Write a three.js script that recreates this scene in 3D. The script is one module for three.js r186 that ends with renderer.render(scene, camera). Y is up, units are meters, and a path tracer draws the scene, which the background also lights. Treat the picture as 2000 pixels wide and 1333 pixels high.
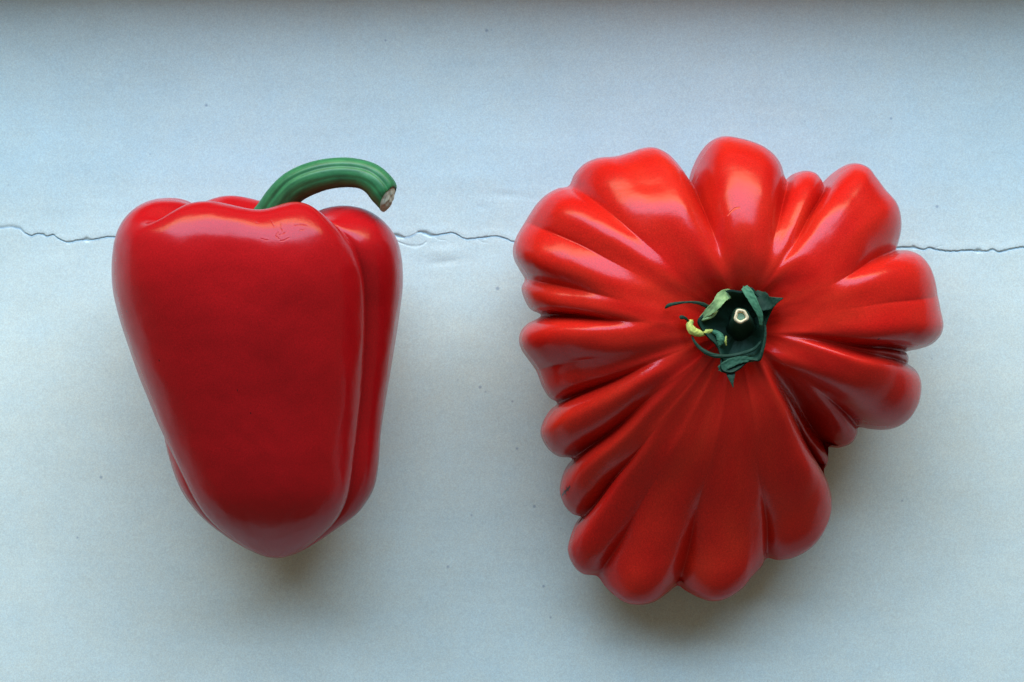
import * as THREE from 'three';
import { ImprovedNoise } from 'three/addons/math/ImprovedNoise.js';
import { mergeGeometries } from 'three/addons/utils/BufferGeometryUtils.js';
import { RectAreaLightUniformsLib } from 'three/addons/lights/RectAreaLightUniformsLib.js';

// ---------------------------------------------------------------- camera, light, exposure
const CAM = 0.5, SPAN = 0.25;                       // camera height above the sill, width of sill in view (metres)
const scene = new THREE.Scene();
const camera = new THREE.PerspectiveCamera(2 * Math.atan(SPAN * 1333 / 2000 / 2 / CAM) * 180 / Math.PI, 1024 / 682, 0.02, 10);
camera.position.set(0, CAM, 0); camera.up.set(0, 0, -1); camera.lookAt(0, 0, 0);
const renderer = new THREE.WebGLRenderer({ antialias: true });
renderer.toneMapping = THREE.LinearToneMapping;
renderer.toneMappingExposure = 1;
renderer.shadowMap.enabled = true;
RectAreaLightUniformsLib.init();
scene.background = new THREE.Color().setRGB(0.225, 0.172, 0.140);      // dim warm room round the sill

// the window that lights the sill: it stands back from the rail, low pane on pale buildings, tall pane on open sky
const WIN_X = -0.10, WIN_Z = -0.74, WIN_W = 1.7, WIN_BOT = 0.225, MID = 0.375, WIN_TOP = 1.22;
function paneLight(y0, y1, r, g, b, power) {
  const l = new THREE.RectAreaLight(new THREE.Color().setRGB(r, g, b), power, WIN_W, y1 - y0);
  l.position.set(WIN_X, (y0 + y1) / 2, WIN_Z); l.lookAt(WIN_X, (y0 + y1) / 2, 1); l.name = 'window_light'; scene.add(l);
}
const LOW = [1.0, 0.64, 0.34], HIGH = [0.55, 0.69, 1.0];
paneLight(WIN_BOT, MID, ...LOW, 13.5);
paneLight(MID + 0.002, WIN_TOP, ...HIGH, 9.3);

// ---------------------------------------------------------------- helpers
const N = new ImprovedNoise();
const noise = (x, y, z = 0) => N.noise(x, y, z);
let seed = 7; const rnd = () => { seed = (seed * 1664525 + 1013904223) >>> 0; return seed / 4294967296; };
const clamp = (x, a = 0, b = 1) => Math.min(b, Math.max(a, x));
const mix = (a, b, t) => a + (b - a) * t;
const smooth = (a, b, x) => { const t = clamp((x - a) / (b - a)); return t * t * (3 - 2 * t); };
// a place seen in the photograph, at height y over the sill
function at(px, py, y = 0) { const s = (CAM - y) / CAM * SPAN / 2000; return new THREE.Vector3((px - 1000) * s, y, (py - 666.5) * s); }
function table(list, x) {                            // smooth lookup in [[x, y], ...]
  if (x <= list[0][0]) return list[0][1];
  for (let i = 1; i < list.length; i++) if (x <= list[i][0]) {
    const [x0, y0] = list[i - 1], [x1, y1] = list[i];
    const p = list[i - 2] ?? [2 * x0 - x1, y0], q = list[i + 1] ?? [2 * x1 - x0, y1];
    const d = x1 - x0, m0 = (y1 - p[1]) / (x1 - p[0]) * d, m1 = (q[1] - y0) / (q[0] - x0) * d, t = (x - x0) / d, t2 = t * t, t3 = t2 * t;
    return (2 * t3 - 3 * t2 + 1) * y0 + (t3 - 2 * t2 + t) * m0 + (-2 * t3 + 3 * t2) * y1 + (t3 - t2) * m1;
  }
  return list.at(-1)[1];
}
function ring(list, a) {                             // the same on a circle of degrees, list sorted
  a = ((a % 360) + 360) % 360;
  const n = list.length, full = [...list.slice(-3).map(([x, y]) => [x - 360, y]), ...list, ...list.slice(0, 3).map(([x, y]) => [x + 360, y])];
  return table(full, a);
}
function sheet(nu, nv, closedU, f, uvOf) {           // a surface grid f(u, v) -> Vector3
  const pos = new Float32Array((nu + 1) * (nv + 1) * 3), uv = new Float32Array((nu + 1) * (nv + 1) * 2), idx = [];
  for (let j = 0; j <= nv; j++) for (let i = 0; i <= nu; i++) {
    const k = j * (nu + 1) + i, p = f(closedU && i === nu ? 0 : i / nu, j / nv);
    pos[3 * k] = p.x; pos[3 * k + 1] = p.y; pos[3 * k + 2] = p.z;
    const t = uvOf ? uvOf(i / nu, j / nv, p) : [i / nu, j / nv]; uv[2 * k] = t[0]; uv[2 * k + 1] = t[1];
    if (i < nu && j < nv) { const a = k, b = k + 1, c = k + nu + 1, d = c + 1; idx.push(a, c, b, b, c, d); }
  }
  const g = new THREE.BufferGeometry();
  g.setAttribute('position', new THREE.BufferAttribute(pos, 3)); g.setAttribute('uv', new THREE.BufferAttribute(uv, 2)); g.setIndex(idx);
  g.computeVertexNormals();
  if (closedU) { const n = g.attributes.normal; for (let j = 0; j <= nv; j++) { const a = j * (nu + 1), b = a + nu, v = new THREE.Vector3().fromBufferAttribute(n, a).add(new THREE.Vector3().fromBufferAttribute(n, b)).normalize(); n.setXYZ(a, v.x, v.y, v.z); n.setXYZ(b, v.x, v.y, v.z); } }
  return g;
}
function outward(g, c) {                             // turn the faces away from c if needed
  const p = g.attributes.position, n = g.attributes.normal; let s = 0;
  for (let i = 0; i < p.count; i += 7) s += (p.getX(i) - c.x) * n.getX(i) + (p.getY(i) - c.y) * n.getY(i) + (p.getZ(i) - c.z) * n.getZ(i);
  if (s < 0) { const a = g.index.array; for (let i = 0; i < a.length; i += 3) { const t = a[i]; a[i] = a[i + 1]; a[i + 1] = t; } for (let i = 0; i < n.array.length; i++) n.array[i] *= -1; }
  return g;
}
function mesh(name, g, m, parent) { const o = new THREE.Mesh(g, m); o.name = name; o.castShadow = o.receiveShadow = true; parent.add(o); return o; }
function group(name, data, p = [0, 0, 0]) { const o = new THREE.Group(); o.name = name; o.userData = data; o.position.set(...p); scene.add(o); return o; }
function tex(w, h, f, srgb) {                        // f(x, y) -> [r, g, b] 0..1
  const d = new Uint8Array(w * h * 4);
  for (let y = 0; y < h; y++) for (let x = 0; x < w; x++) { const c = f(x, y), k = 4 * (y * w + x); d[k] = 255 * clamp(c[0]); d[k + 1] = 255 * clamp(c[1]); d[k + 2] = 255 * clamp(c[2]); d[k + 3] = 255; }
  const t = new THREE.DataTexture(d, w, h); t.magFilter = THREE.LinearFilter; t.minFilter = THREE.LinearMipmapLinearFilter; t.generateMipmaps = true;
  t.wrapS = t.wrapT = THREE.RepeatWrapping; if (srgb) t.colorSpace = THREE.SRGBColorSpace; t.needsUpdate = true; return t;
}

// ---------------------------------------------------------------- the painted sill, two boards that meet at the crack
const crackPx = [[-260, 452], [-120, 440], [0, 445], [17, 443], [39, 447], [43, 452], [52, 458], [61, 461], [73, 457], [83, 458], [91, 462], [103, 459], [112, 466], [123, 471], [131, 474], [150, 470], [169, 469], [188, 467.6], [203, 464], [224, 464],
  [330, 462], [480, 470], [640, 462], [770, 460], [787, 464], [803, 461], [817, 454], [829, 456], [840, 460], [852, 460], [865, 457.6], [884, 455.5], [894, 460], [909, 467], [938, 465], [966, 462], [983, 465], [1004, 473],
  [1150, 480], [1400, 476], [1600, 488], [1755, 484], [1783, 484], [1805, 488], [1814, 484.5], [1828, 488], [1857, 491.5], [1896, 489.6], [1928, 491.5], [1940, 487.6], [1951, 493], [1974, 487.6], [2000, 483.7], [2120, 489], [2300, 482]];
const crack = crackPx.map(([x, y]) => { const p = at(x, y); return [p.x, p.z]; });
const crackZ = (x) => table(crack, x) + 0.00013 * noise(x * 1300, 3.3) + 0.00007 * noise(x * 4100, 8.1);
const PXM = SPAN / 2000;
const gap = (x) => {                                  // [half width, depth] of the crack along x
  const px = x / PXM + 1000, n = 0.5 + 0.5 * noise(x * 260, 1.7), m = 0.5 + 0.5 * noise(x * 900, 5.2);
  let w = 0.00012 + 0.00009 * n + 0.00003 * m, d = 0.00020 + 0.00016 * m;
  if (px < 50) { w += 0.00022; d *= 0.45; }
  const chip = Math.exp(-(((px - 779) / 9) ** 2)) + Math.exp(-(((px - 835) / 13) ** 2));
  w += 0.00034 * chip; d += 0.0002 * chip;
  const nick = Math.max(0, noise(x * 620, 12.5) - 0.28) * 2.2; w += 0.0003 * nick; d += 0.00012 * nick;
  if (px > 790 && px < 815) d *= 0.25;
  if (px > 1700) { w += 0.00004; d *= 1.25; }
  return [w, d];
};
const flake = [[770, 469], [778, 473], [798, 480], [815, 481], [826, 478], [832, 473]].map(([x, y]) => { const p = at(x, y); return [p.x, p.z]; });
const branches = [[[845, 460], [856, 468], [871, 470], [884, 476]], [[1822, 487], [1836, 481], [1849, 480]], [[104, 460], [116, 456], [127, 458]], [[930, 466], [941, 473], [955, 474]]].map((b) => b.map(([x, y]) => { const p = at(x, y); return [p.x, p.z]; }));
const dents = [[992, 381, 34, 5, .00016, .05], [865, 513, 30, 5, .00018, -.12], [940, 405, 12, 5, .00008, 0], [1590, 228, 26, 10, .0001, .3], [1475, 255, 12, 6, .0001, .2], [900, 350, 60, 22, -.00012, 0], [860, 492, 40, 10, -.00012, 0]];
function sillHeight(x, z) {
  const d = z - crackZ(x), [w, dep] = gap(x);
  let y = -dep * Math.exp(-((d / (d > 0 ? 0.7 * w : w)) ** 2) * 0.9);
  y += 0.00003 * Math.exp(-(((d - 0.0011) / 0.0009) ** 2)) * (0.6 + noise(x * 330, 9)) + 0.00004 * Math.exp(-(((d + 0.0011) / 0.0008) ** 2));      // paint lifted along the crack
  if (x > flake[0][0] && x < flake.at(-1)[0]) { const q = (z - table(flake, x)) / 0.00018; y -= 0.00016 * Math.exp(-q * q); }
  for (const b of branches) if (x > b[0][0] && x < b.at(-1)[0]) { const q = (z - table(b, x) - 0.00008 * noise(x * 2500, 6)) / 0.00014; y -= 0.00011 * Math.exp(-q * q) * (1 - smooth(b[0][0], b.at(-1)[0], x) * .7); }
  for (const [px, py, a, b, h, t] of dents) {
    const u = x / PXM + 1000 - px, v = z / PXM + 666.5 - py, c = Math.cos(t), s = Math.sin(t), p = (u * c + v * s) / a, q = (v * c - u * s) / b, e = p * p + q * q;
    if (e < 9) y -= h * Math.exp(-e);
  }
  y += 0.00010 * noise(x * 22, z * 60, 2) + 0.00003 * noise(x * 70, z * 240, 4) + 0.000012 * noise(x * 300, z * 900, 6);
  return y;
}
const TS = 2048, TW = 0.36;
const specks = [[971, 563, 3.4], [937, 756, 3], [948, 765, 1.6], [1043, 989, 2.8], [1061, 1145, 2.6], [874, 1107, 2.6], [1009, 876, 2.6], [920, 1006, 2], [1075, 1206, 2], [752, 78, 2.2], [402, 205, 2.6], [950, 59, 3], [1740, 231, 2.5], [1830, 403, 3], [1762, 978, 2], [150, 1050, 2], [196, 932, 3], [1000, 784, 2], [1820, 700, 1.6]];
for (let i = 0; i < 30; i++) specks.push([rnd() * 2200 - 100, rnd() * 1500 - 80, 0.6 + rnd() * 0.7]);
const speckGrid = new Map();
for (const [px, py, r] of specks) { const p = at(px, py); const X = (p.x / TW + 0.5) * TS, Y = (p.z / TW + 0.5) * TS, R = r * PXM / TW * TS; for (let y = Math.floor(Y - R - 1); y <= Y + R + 1; y++) for (let x = Math.floor(X - R - 1); x <= X + R + 1; x++) { const v = clamp(R + 0.5 - Math.hypot(x - X, y - Y)); if (v > 0) speckGrid.set(y * TS + x, Math.max(v, speckGrid.get(y * TS + x) ?? 0)); } }
const paint = tex(TS, TS, (x, y) => {
  const X = (x / TS - 0.5) * TW, Z = (y / TS - 0.5) * TW;
  const streak = noise(X * 45, Z * 420, 1) * 0.5 + noise(X * 130, Z * 1300, 2) * 0.3;
  const mottle = noise(X * 28, Z * 34, 3) * 0.6 + noise(X * 90, Z * 110, 4) * 0.5 + noise(X * 420, Z * 460, 5) * 0.35;
  const grain = rnd() - 0.5, tint = 0.35 * noise(X * 160, Z * 170, 7) + (rnd() - 0.5) * 1.1;
  let v = 0.785 + 0.014 * streak + 0.024 * mottle + 0.09 * grain;
  let c = [v * 0.895 + 0.028 * tint, v * 1.005, v * 0.945 - 0.026 * tint];
  const cd = Math.abs(Z - crackZ(X)) / (0.0002 + 0.00014 * (0.5 + noise(X * 500, 4))); if (cd < 1) { const q = 0.6 * (1 - cd * cd); c = [mix(c[0], .36, q), mix(c[1], .50, q), mix(c[2], .56, q)]; }   // grime in the crack
  const s = speckGrid.get(y * TS + x); if (s) c = [mix(c[0], 0.34, s * .4), mix(c[1], 0.42, s * .4), mix(c[2], 0.48, s * .4)];
  return c;
}, true);
const paintRough = tex(512, 512, (x, y) => { const v = 0.62 + 0.08 * noise(x / 20, y / 6, 2) + 0.05 * noise(x / 5, y / 5, 4); return [v, v, v]; });
const paintMat = new THREE.MeshStandardMaterial({ map: paint, roughnessMap: paintRough, roughness: 1, name: 'paint' });
const sill = group('windowsill', { kind: 'structure', label: 'white painted wooden windowsill with a hairline crack across it', category: 'windowsill' });
const X0 = -0.36, X1 = 0.36, Z0 = -0.105, Z1 = 0.32, RAIL_H = 0.034;
for (const side of [-1, 1]) {
  const NU = 1400, NV = 110, edge = side < 0 ? Z0 : Z1;
  const top = sheet(NU, NV, false, (u, v) => {
    const x = u < .1 ? mix(X0, -.14, u * 10) : u > .9 ? mix(.14, X1, (u - .9) * 10) : mix(-.14, .14, (u - .1) / .8), c = crackZ(x), q = v * v * v * 0.92 + v * 0.08 * Math.min(1, v * 3), z = mix(c, edge, v < 0.0001 ? 0 : mix(v * 0.03, q, smooth(0, 0.9, v)));
    return new THREE.Vector3(x, sillHeight(x, z), z);
  }, (u, v, p) => [p.x / TW + 0.5, p.z / TW + 0.5]);
  outward(top, new THREE.Vector3(0, -1, 0));
  const body = new THREE.BoxGeometry(X1 - X0, 0.02, Math.abs(edge - side * 0.0) * 0 + (side < 0 ? -0.031 - Z0 : Z1 + 0.017)); body.translate(0, -0.0125, side < 0 ? (Z0 - 0.031) / 2 : (Z1 - 0.017) / 2);
  const uvb = body.attributes.uv, pb = body.attributes.position; for (let i = 0; i < uvb.count; i++) uvb.setXY(i, pb.getX(i) / TW + 0.5, pb.getZ(i) / TW + 0.5);
  mesh('board', mergeGeometries([top, body]), paintMat, sill);
}

// ---------------------------------------------------------------- the window beyond the sill (outside the frame)
const frameMat = new THREE.MeshStandardMaterial({ color: new THREE.Color().setRGB(0.7, 0.72, 0.72), roughness: 0.5, name: 'frame_paint' });
const woodMat = new THREE.MeshStandardMaterial({ color: new THREE.Color().setRGB(0.22, 0.13, 0.08), roughness: 0.6, name: 'brown_wood' });
const rail = new THREE.Mesh(new THREE.BoxGeometry(0.9, RAIL_H + 0.02, 0.018), woodMat); rail.name = 'wooden_rail'; rail.castShadow = rail.receiveShadow = true;
rail.position.set(0, RAIL_H / 2 - 0.01, Z0 - 0.0095); rail.userData = { label: 'brown wooden rail along the back edge of the sill', category: 'rail' }; scene.add(rail);
const win = group('window', { label: 'white framed window behind the sill', category: 'window' }, [WIN_X, 0, WIN_Z - 0.012]);
const bar = (name, w, h, d, x, y, z) => { const g = new THREE.BoxGeometry(w, h, d); g.translate(x, y, z); mesh(name, g, frameMat, win); };
bar('bottom_rail', WIN_W + 0.08, WIN_BOT + 0.02, 0.02, 0, WIN_BOT / 2 - 0.01 - 0.0005, 0);
bar('top_rail', WIN_W + 0.08, 0.04, 0.02, 0, WIN_TOP + 0.021, 0);
for (const s of [-1, 1]) bar('stile', 0.04, WIN_TOP - WIN_BOT - 0.004, 0.02, s * (WIN_W / 2 + 0.02), (WIN_TOP + WIN_BOT) / 2, 0);
const glow = (c) => new THREE.MeshStandardMaterial({ color: 0x000000, emissive: new THREE.Color().setRGB(...c), roughness: 0.1, name: 'daylit_glass' });
for (const [y0, y1, m] of [[WIN_BOT + 0.001, MID, glow(LOW)], [MID + 0.002, WIN_TOP - 0.001, glow(HIGH)]]) { const g = new THREE.BoxGeometry(WIN_W, y1 - y0, 0.004); g.translate(0, (y0 + y1) / 2, 0.004); mesh('pane', g, m, win); }

// ---------------------------------------------------------------- tomato
const skinTex = (base, amp, s, w = 2048, h = 1024) => tex(w, h, (x, y) => {
  const a = x / w * Math.PI * 2, cx = Math.cos(a), sx = Math.sin(a), v = y / h;
  const n = noise(cx * 3, sx * 3, v * 5 + s) * 0.6 + noise(cx * 9, sx * 9, v * 14 + s) * 0.4, g = (rnd() - 0.5);
  const m = noise(x / 2.6, y / 2.6, s + 3) * 0.09, fleck = rnd() < 0.004 ? 0.25 : 0;
  return base.map((c, i) => c * (1 + amp[i] * (n + fleck * 3) + m + 0.2 * g + (i === 0 ? 0.4 : 1) * fleck * 0.4));
}, true);
const reliefTex = (s, w = 2048, h = 1024) => tex(w, h, (x, y) => { const v = 0.6 + 0.008 * noise(x / 9, y / 9, s) + 0.07 * noise(x / 44, y / 34, s); return [v, v, v]; });
function uvAt(g, px, py) {                            // the place on a fruit that the photograph shows at a pixel
  const p = g.attributes.position, n = g.attributes.normal, uv = g.attributes.uv; let best = 0, top = -1;
  for (let r = 1.5; top < 0 && r < 20; r *= 2) for (let i = 0; i < p.count; i++) { if (n.getY(i) < 0.02 || p.getY(i) <= top) continue; const k = CAM / (CAM - p.getY(i)) / PXM, dx = p.getX(i) * k + 1000 - px, dy = p.getZ(i) * k + 666.5 - py; if (dx * dx + dy * dy < r * r) { top = p.getY(i); best = i; } }
  return [uv.getX(best), uv.getY(best)];
}
function stroke(t, g, pts, color, r, share) {         // a scar or wrinkle drawn into a skin texture
  const { data, width: w, height: h } = t.image, uv = pts.map(([x, y]) => uvAt(g, x, y));
  for (let k = 0; k + 1 < uv.length || k === 0; k++) {
    const a = uv[k], b = uv[Math.min(k + 1, uv.length - 1)]; if (Math.hypot(b[0] - a[0], b[1] - a[1]) > 0.04) continue; const n = Math.ceil(Math.hypot((b[0] - a[0]) * w, (b[1] - a[1]) * h)) * 2 + 1;
    for (let i = 0; i <= n; i++) { const X = mix(a[0], b[0], i / n) * w, Y = mix(a[1], b[1], i / n) * h, R = r * (0.6 + 0.8 * rnd()); for (let y = Math.floor(Y - R); y <= Y + R; y++) for (let x = Math.floor(X - R); x <= X + R; x++) if (Math.hypot(x - X, y - Y) <= R) { const q = 4 * (((y + h) % h) * w + ((x + w) % w)); for (let c = 0; c < 3; c++) data[q + c] = mix(data[q + c], 255 * color[c], share); } }
    if (uv.length === 1) break;
  }
}
const tomatoMat = new THREE.MeshPhysicalMaterial({ map: skinTex([0.675, 0.110, 0.068], [0.04, 0.6, 0.35], 1), bumpMap: reliefTex(3), bumpScale: 0.0011, roughness: 0.235, ior: 1.42, specularIntensity: 0.6, name: 'tomato_skin' });
// outline of the fruit as seen from above; a third number marks a furrow: its depth in millimetres
const rim = [[1346, 352, 6.5, .1], [1355, 326], [1370, 296], [1389, 276], [1411, 268], [1441, 272], [1460, 277], [1486, 287], [1509, 304], [1522, 322], [1529, 339], [1537, 349, 4, .28],
  [1550, 340], [1572, 334], [1591, 339], [1606, 354], [1612, 360, 5, .2], [1625, 343], [1644, 327], [1666, 320], [1689, 328], [1704, 347], [1722, 371], [1745, 397], [1755, 424], [1757, 450], [1753, 478], [1752, 487, 4.5, .38],
  [1771, 490], [1790, 499], [1807, 519], [1818, 544], [1826, 577, 1.3, .3], [1831, 607], [1836, 637], [1831, 656], [1816, 673], [1797, 682], [1777, 689, 5, .28], [1776, 703], [1780, 712, 3.5, .5], [1790, 722], [1798, 742], [1798, 765], [1791, 791], [1773, 820], [1751, 836], [1728, 841], [1706, 840], [1686, 838, 6, .2],
  [1683, 849], [1670, 870], [1652, 879], [1632, 880, 4, .3], [1630, 894], [1625, 912], [1618, 926, 8, .16], [1624, 957], [1625, 984], [1620, 1011], [1602, 1047], [1580, 1072], [1548, 1090], [1521, 1095], [1499, 1092, 4, .34],
  [1488, 1108], [1467, 1128], [1449, 1149], [1415, 1170], [1389, 1174], [1366, 1168], [1340, 1155], [1325, 1146, 4, .36], [1302, 1161], [1276, 1176], [1246, 1181], [1220, 1176], [1201, 1164], [1182, 1146], [1167, 1127, 3.6, .42],
  [1141, 1122], [1126, 1112], [1113, 1091], [1109, 1072], [1113, 1054], [1122, 1031], [1136, 1012, 4.4, .36], [1119, 1005], [1104, 990], [1094, 964], [1096, 941], [1104, 919], [1118, 898, 5.6, .2],
  [1092, 893], [1074, 881], [1061, 862], [1056, 844], [1061, 825], [1074, 804], [1089, 789, 5.6, .22], [1074, 778], [1061, 759], [1053, 739], [1047, 724, 2.4, .55], [1032, 703], [1019, 684], [1014, 667], [1017, 649], [1029, 634], [1057, 616, 5, .38],
  [1036, 604], [1023, 581], [1019, 562], [1025, 546, 3.4, .48], [1016, 529], [1004, 506], [1002, 487], [1008, 465], [1025, 435, 2.0, .25], [1047, 401], [1066, 382], [1089, 369], [1111, 363, 3.6, .22],
  [1122, 341], [1141, 321], [1167, 310], [1201, 307], [1227, 300], [1250, 292], [1272, 289], [1295, 297], [1314, 313], [1332, 334]];
const RIM_Y = 0.026, HEART = at(1437, 640, 0.046);
const rimPts = rim.map(([x, y]) => at(x, y, RIM_Y * (1 - 0.45 * smooth(700, 1120, y))));
const NR = 1500, dense = [];
{
  const curve = new THREE.CatmullRomCurve3(rimPts, true, 'centripetal'), n = rimPts.length;
  const len = []; let tot = 0; for (let i = 0; i < n; i++) { len.push(tot); tot += rimPts[i].distanceTo(rimPts[(i + 1) % n]); } len.push(tot);
  for (let k = 0; k < NR; k++) { const s = k / NR * tot; let i = 0; while (len[i + 1] <= s) i++; const f = (s - len[i]) / (len[i + 1] - len[i]); dense.push({ p: curve.getPoint((i + f) / n), s: s / tot }); }
  dense.furrows = rim.map((r, i) => [len[i] / tot, r[2], r[3]]).filter((r) => r[1]);
}
const F = dense.furrows;
for (const d of dense) {                              // where in its lobe each rim point lies
  let i = F.length - 1; for (let k = 0; k < F.length; k++) if (F[k][0] <= d.s + 1e-9) i = k; if (d.s < F[0][0] - 1e-9) i = F.length - 1;
  const a = F[i], b = F[(i + 1) % F.length]; let w = b[0] - a[0]; if (w <= 0) w += 1; let u = d.s - a[0]; if (u < -1e-9) u += 1; u = clamp(u / w);
  const t = 2 * u - 1, bulge = Math.sqrt(1 - 0.93 * t * t); const am = mix(a[1], b[1], smooth(0, 1, u)); d.am = am * 0.001; d.sharp = 0.62 * t * t + 0.5 * (1 - bulge); d.soft = 0.5 - 0.5 * Math.cos(Math.PI * t); d.start = mix(a[2], b[2], smooth(0, 1, u));
}
for (let k = 0; k < NR; k++) { const m = new THREE.Vector3(); let n = 0; for (let i = -70; i <= 70; i++) { const w = Math.exp(-((i / 34) ** 2)); m.addScaledVector(dense[(k + i + NR) % NR].p, w); n += w; } dense[k].mean = m.divideScalar(n); }
const lobeHeight = [];                                // lower lobes: share of full height by rim place
{
  const mark = (px, py) => { const p = at(px, py, RIM_Y); let best = 0, bd = 9; dense.forEach((d, k) => { const q = d.p.distanceTo(p); if (q < bd) { bd = q; best = k; } }); return best; };
  const low = [[mark(1572, 334), 26, 0.93], [mark(1652, 879), 34, 0.80], [mark(1627, 905), 24, 0.74], [mark(1776, 703), 12, 0.9], [mark(1060, 757), 20, 0.93], [mark(1400, 1174), 160, 0.94], [mark(1260, 1180), 120, 0.95]];
  for (let k = 0; k < NR; k++) { let h = 1; for (const [c, w, v] of low) { let d = Math.abs(k - c); d = Math.min(d, NR - d); h -= (1 - v) * Math.exp(-((d / w) ** 2)); } lobeHeight.push(h); }
}
const profile = new THREE.CatmullRomCurve3([[0, .0466], [.07, .0468], [.14, .0478], [.22, .0502], [.32, .0524], [.44, .0536], [.56, .0532], [.68, .0513], [.79, .0480], [.895, .0436], [.970, .0368], [.997, .0295], [1.0, .0240], [.985, .0175], [.93, .0105], [.83, .0050], [.68, .0014], [.5, .0000], [.25, .0008], [0, .0015]].map(([x, y]) => new THREE.Vector3(x, y * 20, 0)), false, 'centripetal');
const prof = profile.getSpacedPoints(230);
const tomato = group('tomato', { label: 'large ribbed red tomato with a torn green calyx, lying on the white sill', category: 'tomato' });
const tomatoGeo = sheet(NR, 230, true, (u, v) => {
  const k = Math.round(u * NR) % NR, d = dense[k], q = prof[Math.round(v * 230)], f = q.x, up = v < 0.58;
  const w = smooth(d.start, d.start + 0.55, f) * f, drop = 1.25 * d.am * mix(0.8 * d.soft, d.sharp, smooth(0.35, 0.8, f)), south = smooth(-0.005, 0.055, (d.p.z - HEART.z) * f);
  let y = q.y / 20 * (up ? (1 - 0.38 * south) * mix(1, lobeHeight[k], smooth(0.15, 0.8, f)) : 1) - (q.y / 20 > 0.02 ? drop * w * smooth(0.02, 0.034, q.y / 20) : -drop * 0.6 * w * smooth(0.02, 0.006, q.y / 20));
  const full = smooth(0.25, 0.96, f); let x = HEART.x + (mix(d.mean.x, d.p.x, full) - HEART.x) * f, z = HEART.z + (mix(d.mean.z, d.p.z, full) - HEART.z) * f;
  const wander = 0.0085 * f * f * (1 - f) * smooth(0.02, 0.03, q.y / 20), wx = noise(x * 55, z * 55, 3), wz = noise(x * 55, z * 55, 9); x += wander * wx; z += wander * wz;
  y += 0.0006 * noise(x * 85, z * 85, y * 40) * smooth(0.1, 0.4, f) * smooth(0.004, 0.02, y);
  return new THREE.Vector3(x, Math.max(y, 0.0002), z);
});
mesh('body', outward(tomatoGeo, new THREE.Vector3(HEART.x, 0.03, HEART.z)), tomatoMat, tomato);
stroke(tomatoMat.map, tomatoGeo, [[1422, 423], [1428, 415], [1434, 408], [1443, 404]], [.90, .50, .35], 1.3, .22);
for (const l of [[[1097, 969], [1103, 962], [1108, 957], [1114, 951]], [[1100, 958], [1106, 966]], [[1106, 953], [1112, 961]]]) stroke(tomatoMat.map, tomatoGeo, l, [.22, .10, .07], 1.4, .45);
stroke(tomatoMat.bumpMap, tomatoGeo, [[1422, 423], [1428, 415], [1434, 408], [1443, 404]], [.4, .4, .4], 1.2, .12);
stroke(tomatoMat.map, tomatoGeo, [[1717, 664]], [.15, .05, .05], 1.6, .9);

// ---------------------------------------------------------------- bell pepper, lying on its side, stem away from us
const pepperMat = new THREE.MeshPhysicalMaterial({ map: skinTex([0.595, 0.060, 0.074], [0, 0, 0], 31), bumpMap: reliefTex(8), bumpScale: 0.0009, roughness: 0.225, ior: 1.42, specularIntensity: 0.6, name: 'pepper_skin' });
const AX_Y = 0.030, SH = 410, TIP = 1099, PW = 279;
const pScale = (CAM - AX_Y) / CAM * PXM;
const sideProfile = new THREE.CatmullRomCurve3([[0, .075], [.10, .076], [.2, .062], [.34, .03], [.48, .007], [.62, .0], [.76, .01], [.88, .04], [.96, .085], [.995, .14], [1.0, .21], [.975, .29], [.94, .37], [.895, .46], [.845, .54], [.80, .62], [.745, .71], [.67, .80], [.585, .855], [.50, .892], [.395, .926], [.295, .953], [.2, .975], [.1, .992], [0, 1]].map(([x, y]) => new THREE.Vector3(x, y * 2.43, 0)), false, 'centripetal');
const NS = 260, NP = 1100, sp = sideProfile.getSpacedPoints(NS);
const shoulder = [[0, -.004], [15, -.004], [36, .036], [56, -.006], [82, .016], [112, -.006], [132, -.006], [147, -.012], [162, -.022], [178, -.03], [195, -.02], [212, .0], [238, -.05], [258, -.045], [285, -.01], [315, .03], [340, 0]];
const pepperFurrowDepth = (g) => [                       // geometry only: [degrees, depth of the furrow] round the fruit at g along it
  [table([[0, 37], [.09, 34], [.31, 25], [.57, 20], [.77, 19], [.9, 12], [1, 5]], g), 0.18 + 0.05 * smooth(.5, .8, g)],
  [mix(193, 154, smooth(.4, .82, g)), 0.13 * smooth(.2, .55, g) + 0.04],
  [275, 0.12], [325, 0.05]];
const pepper = group('bell_pepper', { label: 'red bell pepper lying on its side with a long curved green stem', category: 'pepper' });
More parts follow.
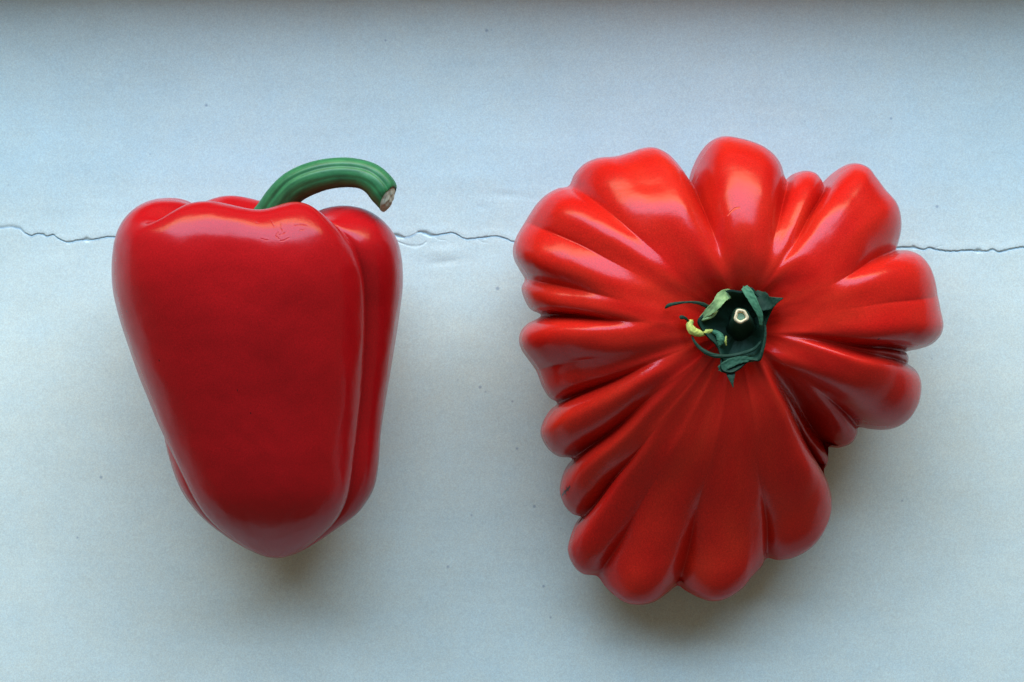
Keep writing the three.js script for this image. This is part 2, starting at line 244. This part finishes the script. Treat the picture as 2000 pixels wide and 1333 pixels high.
const pepperGeo = sheet(NP, NS, true, (u, v) => {
  const q = sp[Math.round(v * NS)], phi = u * 360, g0 = q.y / 2.43, f = q.x;
  const cr = pepperFurrowDepth(g0); let i = cr.length - 1; for (let k = 0; k < cr.length; k++) if (cr[k][0] <= phi) i = k; if (phi < cr[0][0]) i = cr.length - 1;
  const a = cr[i], b = cr[(i + 1) % cr.length]; let w = b[0] - a[0]; if (w <= 0) w += 360; let e = phi - a[0]; if (e < 0) e += 360; e = clamp(e / w);
  const t = 2 * e - 1, bulge = Math.sqrt(1 - 0.985 * t * t);
  let girth = 1 -   // radius factor of the body at this place: shape only
    mix(a[1], b[1], smooth(0, 1, e)) * (1 - bulge) * smooth(.2, .6, f + smooth(.3, .6, g0));
  girth -= 0.035 * Math.exp(-(((phi - 88) / 42) ** 4)) * Math.exp(-((g0 / .12) ** 2)) * smooth(.6, .95, f);
  girth -= 0.07 * Math.exp(-(((phi - 139) / 8) ** 2)) * Math.exp(-((g0 / .05) ** 2));
  girth -= 0.04 * Math.exp(-(((phi - 93) / 15) ** 2)) * Math.exp(-(((g0 - .17) / .14) ** 2)) * smooth(.8, .99, f + smooth(.1, .2, g0));
  const dr = Math.min(Math.abs(phi - 350), Math.abs(phi + 10)); girth += 0.055 * Math.exp(-((dr / 24) ** 2)) * smooth(.62, .82, g0) * (1 - smooth(.865, .93, g0));
  const A = phi * Math.PI / 180, g = g0 + ring(shoulder, phi) * Math.exp(-((g0 / .17) ** 2)) * smooth(.12, .55, f) + 0.045 * Math.exp(-(((phi - 137) / 9) ** 2)) * Math.exp(-((g0 / .042) ** 2)) * smooth(.2, .6, f);
  const up = Math.sin(A), box = Math.pow(Math.pow(Math.abs(Math.cos(A)), 2.5) + Math.pow(Math.abs(up), 2.5), -1 / 2.5), rho = PW * f * girth * pScale * box * (1 - 0.06 * up * up + 0.014 * noise(Math.cos(A) * 1.6, Math.sin(A) * 1.6, g0 * 3.5) + 0.010 * noise(Math.cos(A) * 3.4, Math.sin(A) * 3.4, g0 * 6 + 7) * smooth(.1, .3, g0));
  const x = (mix(505, 532, smooth(.2, 1, g)) - 1000) * pScale + Math.cos(A) * rho, z = (mix(SH, TIP, g) - 666.5) * pScale;
  return new THREE.Vector3(x, AX_Y + up * rho - 0.011 * (g - 0.2), z);
});
{ const p = pepperGeo.attributes.position; let lo = 9; for (let i = 0; i < p.count; i++) lo = Math.min(lo, p.getY(i)); for (let i = 0; i < p.count; i++) p.setY(i, p.getY(i) - lo + 0.0002); console.log('pepper lift', -lo); }
mesh('body', outward(pepperGeo, new THREE.Vector3(at(515, 0, AX_Y).x, AX_Y, at(0, 740, AX_Y).z)), pepperMat, pepper);
for (const [r, l] of [[1.8, [[530, 429], [534, 438], [538, 444]]], [2, [[549, 434], [550, 444], [553, 452]]], [2, [[545, 453], [540, 460], [545, 468]]], [1.6, [[558, 455], [545, 460]]], [1.5, [[548, 471], [556, 467], [566, 464]]], [1.4, [[500, 434], [506, 437]]], [1.3, [[575, 440], [590, 437], [600, 441]]], [1.3, [[510, 466], [524, 470]]], [1.2, [[585, 450], [596, 446]]]]) stroke(pepperMat.bumpMap, pepperGeo, l, [.25, .25, .25], r * 0.55, .05);
for (const [x, y, r] of [[246, 608, 2], [309, 706, 2], [318, 862, 1.5], [464, 763, 1.3], [490, 808, 1.3]]) stroke(pepperMat.map, pepperGeo, [[x, y]], [.12, .05, .06], r, .8);

// stem: grooved, bent tube
const stemTex = tex(256, 256, (x, y) => { const n = noise(x / 4, y / 70, 2) * .6 + noise(x / 18, y / 18, 4) * .6 + noise(x / 5, y / 5, 6) * .3, g = rnd() - .5; return [0.11 + .07 * n + .03 * g, 0.40 + .09 * n + .04 * g, 0.22 + .05 * n + .03 * g]; }, true);
const stemMat = new THREE.MeshPhysicalMaterial({ map: stemTex, roughness: 0.5, name: 'stem_green' });
const corkMat = new THREE.MeshStandardMaterial({ map: tex(128, 128, (x, y) => { const n = noise(x / 9, y / 9, 1) * .6 + noise(x / 3, y / 3, 5) * .5; return [.62 + .2 * n, .66 + .19 * n, .56 + .18 * n]; }, true), roughness: 0.9, name: 'cork' });
function tubeAlong(list, nu, nv, shape, cap) {       // list of [point, radius]
  const path = new THREE.CatmullRomCurve3(list.map((l) => l[0]), false, 'centripetal'), fr = path.computeFrenetFrames(nv, false);
  const n = list.length - 1, rad = (v) => table(list.map((l, i) => [i / n, l[1]]), v);
  // fixed frame: keep "up" as the reference so grooves run straight
  return sheet(nu, nv + (cap ? 6 : 0), true, (u, v0) => {
    const j = Math.round(v0 * (nv + (cap ? 6 : 0))), v = Math.min(j, nv) / nv, p = path.getPoint(v), tn = path.getTangent(v), sx = new THREE.Vector3(0, 1, 0).cross(tn).normalize(), sy = tn.clone().cross(sx);
    let r = rad(v); if (j > nv) { const e = (j - nv) / 6; r *= Math.sqrt(Math.max(0, 1 - e * e)); p.addScaledVector(tn, rad(1) * cap * e); }
    const a = u * Math.PI * 2, k = r * shape(a, v);
    return p.clone().addScaledVector(sx, Math.cos(a) * k).addScaledVector(sy, Math.sin(a) * k);
  });
}
const zp = (x, y, h) => at(460 + x / 5.553, 280 + y / 5.553, h);
const zr = 1 / 5.553 * pScale;
const stemList = [[zp(250, 1060, .031), 330 * zr], [zp(310, 930, .032), 240 * zr], [zp(390, 780, .033), 198 * zr], [zp(490, 620, .035), 182 * zr], [zp(640, 470, .037), 178 * zr], [zp(880, 362, .039), 172 * zr], [zp(1150, 318, .040), 162 * zr], [zp(1370, 340, .041), 156 * zr], [zp(1500, 398, .042), 158 * zr], [zp(1588, 490, .042), 158 * zr], [zp(1648, 600, .042), 128 * zr]];
const STEM_G = 1.2;
const groove = (a, v) => 1 - 0.11 * Math.exp(-(((a - STEM_G) / 0.14) ** 2)) - 0.03 * Math.exp(-(((a - STEM_G - 0.75) / 0.12) ** 2)) - 0.05 * Math.exp(-(((a - STEM_G + 1.1) / 0.3) ** 2)) - 0.05 * Math.exp(-(((a - 3.4) / 0.3) ** 2)) - 0.05 * Math.exp(-(((a - 4.8) / 0.3) ** 2)) + 0.02 * noise(a * 2, v * 9, 1);
const stemEnd = stemList.at(-1), endTan = stemEnd[0].clone().sub(stemList.at(-2)[0]).normalize(), endNor = new THREE.Vector3(0.82, 0.36, 0.44).normalize();   // oblique cut
const stemGeo = tubeAlong(stemList, 96, 120, groove, 0);
{
  const p = stemGeo.attributes.position, v = new THREE.Vector3(), c = stemEnd[0];
  for (let j = 96; j <= 120; j++) for (let i = 0; i <= 96; i++) { const k = j * 97 + i; v.fromBufferAttribute(p, k); const q = endNor.dot(c.clone().addScaledVector(endTan, -(120 - j) / 120 * 0.0001).sub(v)) / endNor.dot(endTan); if (j === 120) { v.addScaledVector(endTan, clamp(q, -.0026, .0026)); p.setXYZ(k, v.x, v.y, v.z); } }
  // pull the rows before the cut back so that they do not cross it
  for (let i = 0; i <= 96; i++) { const a = new THREE.Vector3().fromBufferAttribute(p, 84 * 97 + i), b = new THREE.Vector3().fromBufferAttribute(p, 120 * 97 + i); for (let j = 85; j < 120; j++) { const w = (j - 84) / 36, o = new THREE.Vector3().fromBufferAttribute(p, j * 97 + i), r = o.addScaledVector(endTan, w * w * w * endTan.dot(b.clone().sub(o)) * 0.8); p.setXYZ(j * 97 + i, r.x, r.y, r.z); } }
  stemGeo.computeVertexNormals();
}
const stem = mesh('stem', stemGeo, stemMat, pepper);
{ // corky cut end, slightly domed and ragged
  const p = stemGeo.attributes.position, rimV = [], c = new THREE.Vector3(); for (let i = 0; i < 96; i++) { rimV.push(new THREE.Vector3().fromBufferAttribute(p, 120 * 97 + i)); c.add(rimV[i]); } c.divideScalar(96);
  const g = sheet(96, 16, true, (u, v) => { const r = rimV[Math.round(u * 96) % 96], a = u * Math.PI * 2; return c.clone().lerp(r, v * 0.995).addScaledVector(endNor, stemEnd[1] * (0.38 * (1 - v * v) + 0.14 * noise(Math.cos(a) * v * 3, Math.sin(a) * v * 3, 3)) * (1 - v ** 8)); });
  mesh('cut_end', g, corkMat, stem);
}

// ---------------------------------------------------------------- calyx of the tomato
const greenMat = (r, g, b, name) => new THREE.MeshPhysicalMaterial({ specularIntensity: 0.35, map: tex(64, 128, (x, y) => { const n = noise(x / 5, y / 26, r * 9) * .6 + noise(x / 9, y / 9, g * 7) * .5; return [r * (1 + .3 * n), g * (1 + .22 * n), b * (1 + .25 * n)]; }, true), roughness: 0.65, name });
const darkGreen = greenMat(.08, .20, .14, 'sepal_dark'), midGreen = greenMat(.22, .42, .30, 'sepal_green'), paleGreen = greenMat(.46, .60, .38, 'sepal_pale'), yellowGreen = greenMat(.62, .68, .33, 'sepal_yellow'), ringMat = greenMat(.78, .76, .60, 'cut_ring'), pithMat = greenMat(.40, .52, .40, 'pith');
const cz = (x, y, h) => at(1260 + x / 5.128, 520 + y / 5.128, h), cr = 1 / 5.128 * PXM * (CAM - 0.05) / CAM;
const calyxEdge = [[640, 430], [720, 300], [830, 240], [950, 250], [1045, 215], [1130, 290], [1200, 325], [1300, 345], [1250, 470], [1205, 600], [1195, 760], [1140, 950], [1040, 955], [930, 1040], [835, 1080], [750, 1050], [740, 900], [700, 800], [600, 700], [510, 550]];
const edgeCurve = new THREE.CatmullRomCurve3(calyxEdge.map(([x, y]) => cz(x, y, .05)), true, 'centripetal'), hub = cz(950, 640, .0445);
const discAt = (u, f, lift) => { const e = edgeCurve.getPoint(u), r = e.distanceTo(hub) / 0.0095; return new THREE.Vector3(mix(hub.x, e.x, f), .0464 + lift + f * f * (.0020 + .0038 * r * f) + .0007 * f * noise(u * 23, f * 4, 2), mix(hub.z, e.z, f)); };
const calyx = mesh('calyx', sheet(140, 28, true, (u, v) => v < .5 ? discAt(u, v * 2, .0009) : discAt(u, 2 - v * 2, .0002)), darkGreen, tomato);
function sepal(list, m, bow = 0.25, thick = 0.00032) {                // list of [x, y, height in mm, width]
  const path = new THREE.CatmullRomCurve3(list.map(([x, y, h]) => cz(x, y, h / 1000 + 0.0011)), false, 'centripetal'), n = list.length - 1, wid = list.map((l, i) => [i / n, l[3] * cr / 2]);
  const g = sheet(28, 40, true, (u, v) => {
    const p = path.getPoint(v), t = path.getTangent(v), side = new THREE.Vector3(0, 1, 0).cross(t).normalize(), up = t.clone().cross(side), a = u * Math.PI * 2, w = table(wid, v) * (1 + .12 * noise(v * 14, list[0][0], 1)), c = Math.cos(a), e = v > .97 || v < .03 ? .2 : 1;
    return p.addScaledVector(side, c * w * e).addScaledVector(up, Math.sin(a) * Math.min(thick, w) * e + bow * w * (c * c - .5) + .00012 * noise(v * 18, c * 2, list[0][1]));
  });
  mesh('sepal', g, m, calyx);
}
sepal([[930, 350, 47.5, 60], [850, 280, 50.5, 90], [770, 310, 52.5, 115], [720, 380, 53, 95], [640, 455, 52.3, 80], [530, 545, 51, 24]], paleGreen, .35);
sepal([[530, 548, 50.8, 26], [600, 530, 51.6, 34], [680, 495, 51.6, 36], [730, 440, 50.6, 20]], paleGreen, -.2);
sepal([[650, 425, 51.5, 46], [590, 388, 52.6, 42], [520, 368, 53.2, 32], [430, 362, 53.4, 22], [320, 374, 53.2, 30], [235, 395, 53, 38], [195, 430, 52.6, 14]], darkGreen, .1);
sepal([[478, 540, 50.5, 50], [448, 590, 51.6, 72], [475, 645, 52, 86], [545, 672, 51.6, 74], [620, 660, 50.6, 56], [690, 640, 49.5, 22]], yellowGreen, -.35);
sepal([[440, 560, 51, 26], [400, 520, 52, 30], [362, 515, 52.2, 44], [350, 522, 52.1, 30]], darkGreen, 0, .0006);
sepal([[650, 650, 49.5, 40], [730, 680, 50.2, 62], [760, 735, 50.6, 84], [735, 815, 50, 30]], midGreen, -.3);
sepal([[815, 700, 50, 16], [806, 750, 50.4, 26], [815, 800, 50, 14]], yellowGreen, 0);
sepal([[462, 680, 51.2, 18], [500, 765, 51.6, 28], [580, 845, 51.8, 40], [680, 893, 51.8, 46], [800, 905, 51.4, 40], [960, 880, 50.8, 40], [1100, 825, 50.6, 34], [1175, 735, 50.8, 22]], darkGreen, .1, .0005);
sepal([[985, 200, 51.8, 70], [1045, 280, 52.8, 92], [1105, 390, 53, 74], [1155, 500, 52.4, 56], [1160, 610, 51.2, 30]], midGreen, .3);
sepal([[1070, 270, 50, 110], [1160, 345, 51.6, 190], [1240, 365, 52.2, 150], [1310, 345, 52.8, 70], [1395, 318, 53, 10]], darkGreen, .25);
sepal([[735, 1045, 51.4, 70], [830, 985, 51.6, 92], [950, 940, 51.2, 74], [1110, 940, 50.4, 40]], greenMat(.14, .30, .22, 'sepal_deep'), .3);
sepal([[850, 1020, 51, 110], [862, 1100, 51.8, 80], [872, 1165, 52, 34], [885, 1222, 52.2, 8]], darkGreen, .2);
sepal([[1205, 580, 51, 20], [1205, 700, 51.2, 28], [1180, 830, 51.2, 34], [1130, 960, 51, 20]], darkGreen, .1);
{ // the cut stub of the stem
  const c = cz(962, 500, .0552), lathe = (pts) => { const g = new THREE.LatheGeometry(pts.map(([r, y]) => new THREE.Vector2(r / 1000, y / 1000)), 48); const p = g.attributes.position; for (let i = 0; i < p.count; i++) { const x = p.getX(i), z = p.getZ(i), a = Math.atan2(z, x), k = 1 + .07 * Math.sin(a * 3 + 1) + .05 * Math.sin(a * 5); p.setXYZ(i, c.x + x * k + (p.getY(i) - .0545) * -.12, p.getY(i) + .0007, c.z + z * k + (p.getY(i) - .0545) * -.25); } g.computeVertexNormals(); return g; };
  const stub = mesh('stem_stub', lathe([[1.45, 54.2], [1.75, 54.1], [1.95, 53.7], [2.2, 52.4], [2.6, 50], [3.1, 47.6], [4, 46]]), darkGreen, tomato);
  mesh('cut_ring', lathe([[.85, 53.9], [.95, 54.3], [1.15, 54.5], [1.4, 54.5], [1.55, 54.3], [1.6, 54.0]]), ringMat, stub);
  mesh('pith', lathe([[0, 53.9], [.5, 53.95], [.9, 53.9]]), pithMat, stub);
}

renderer.render(scene, camera);
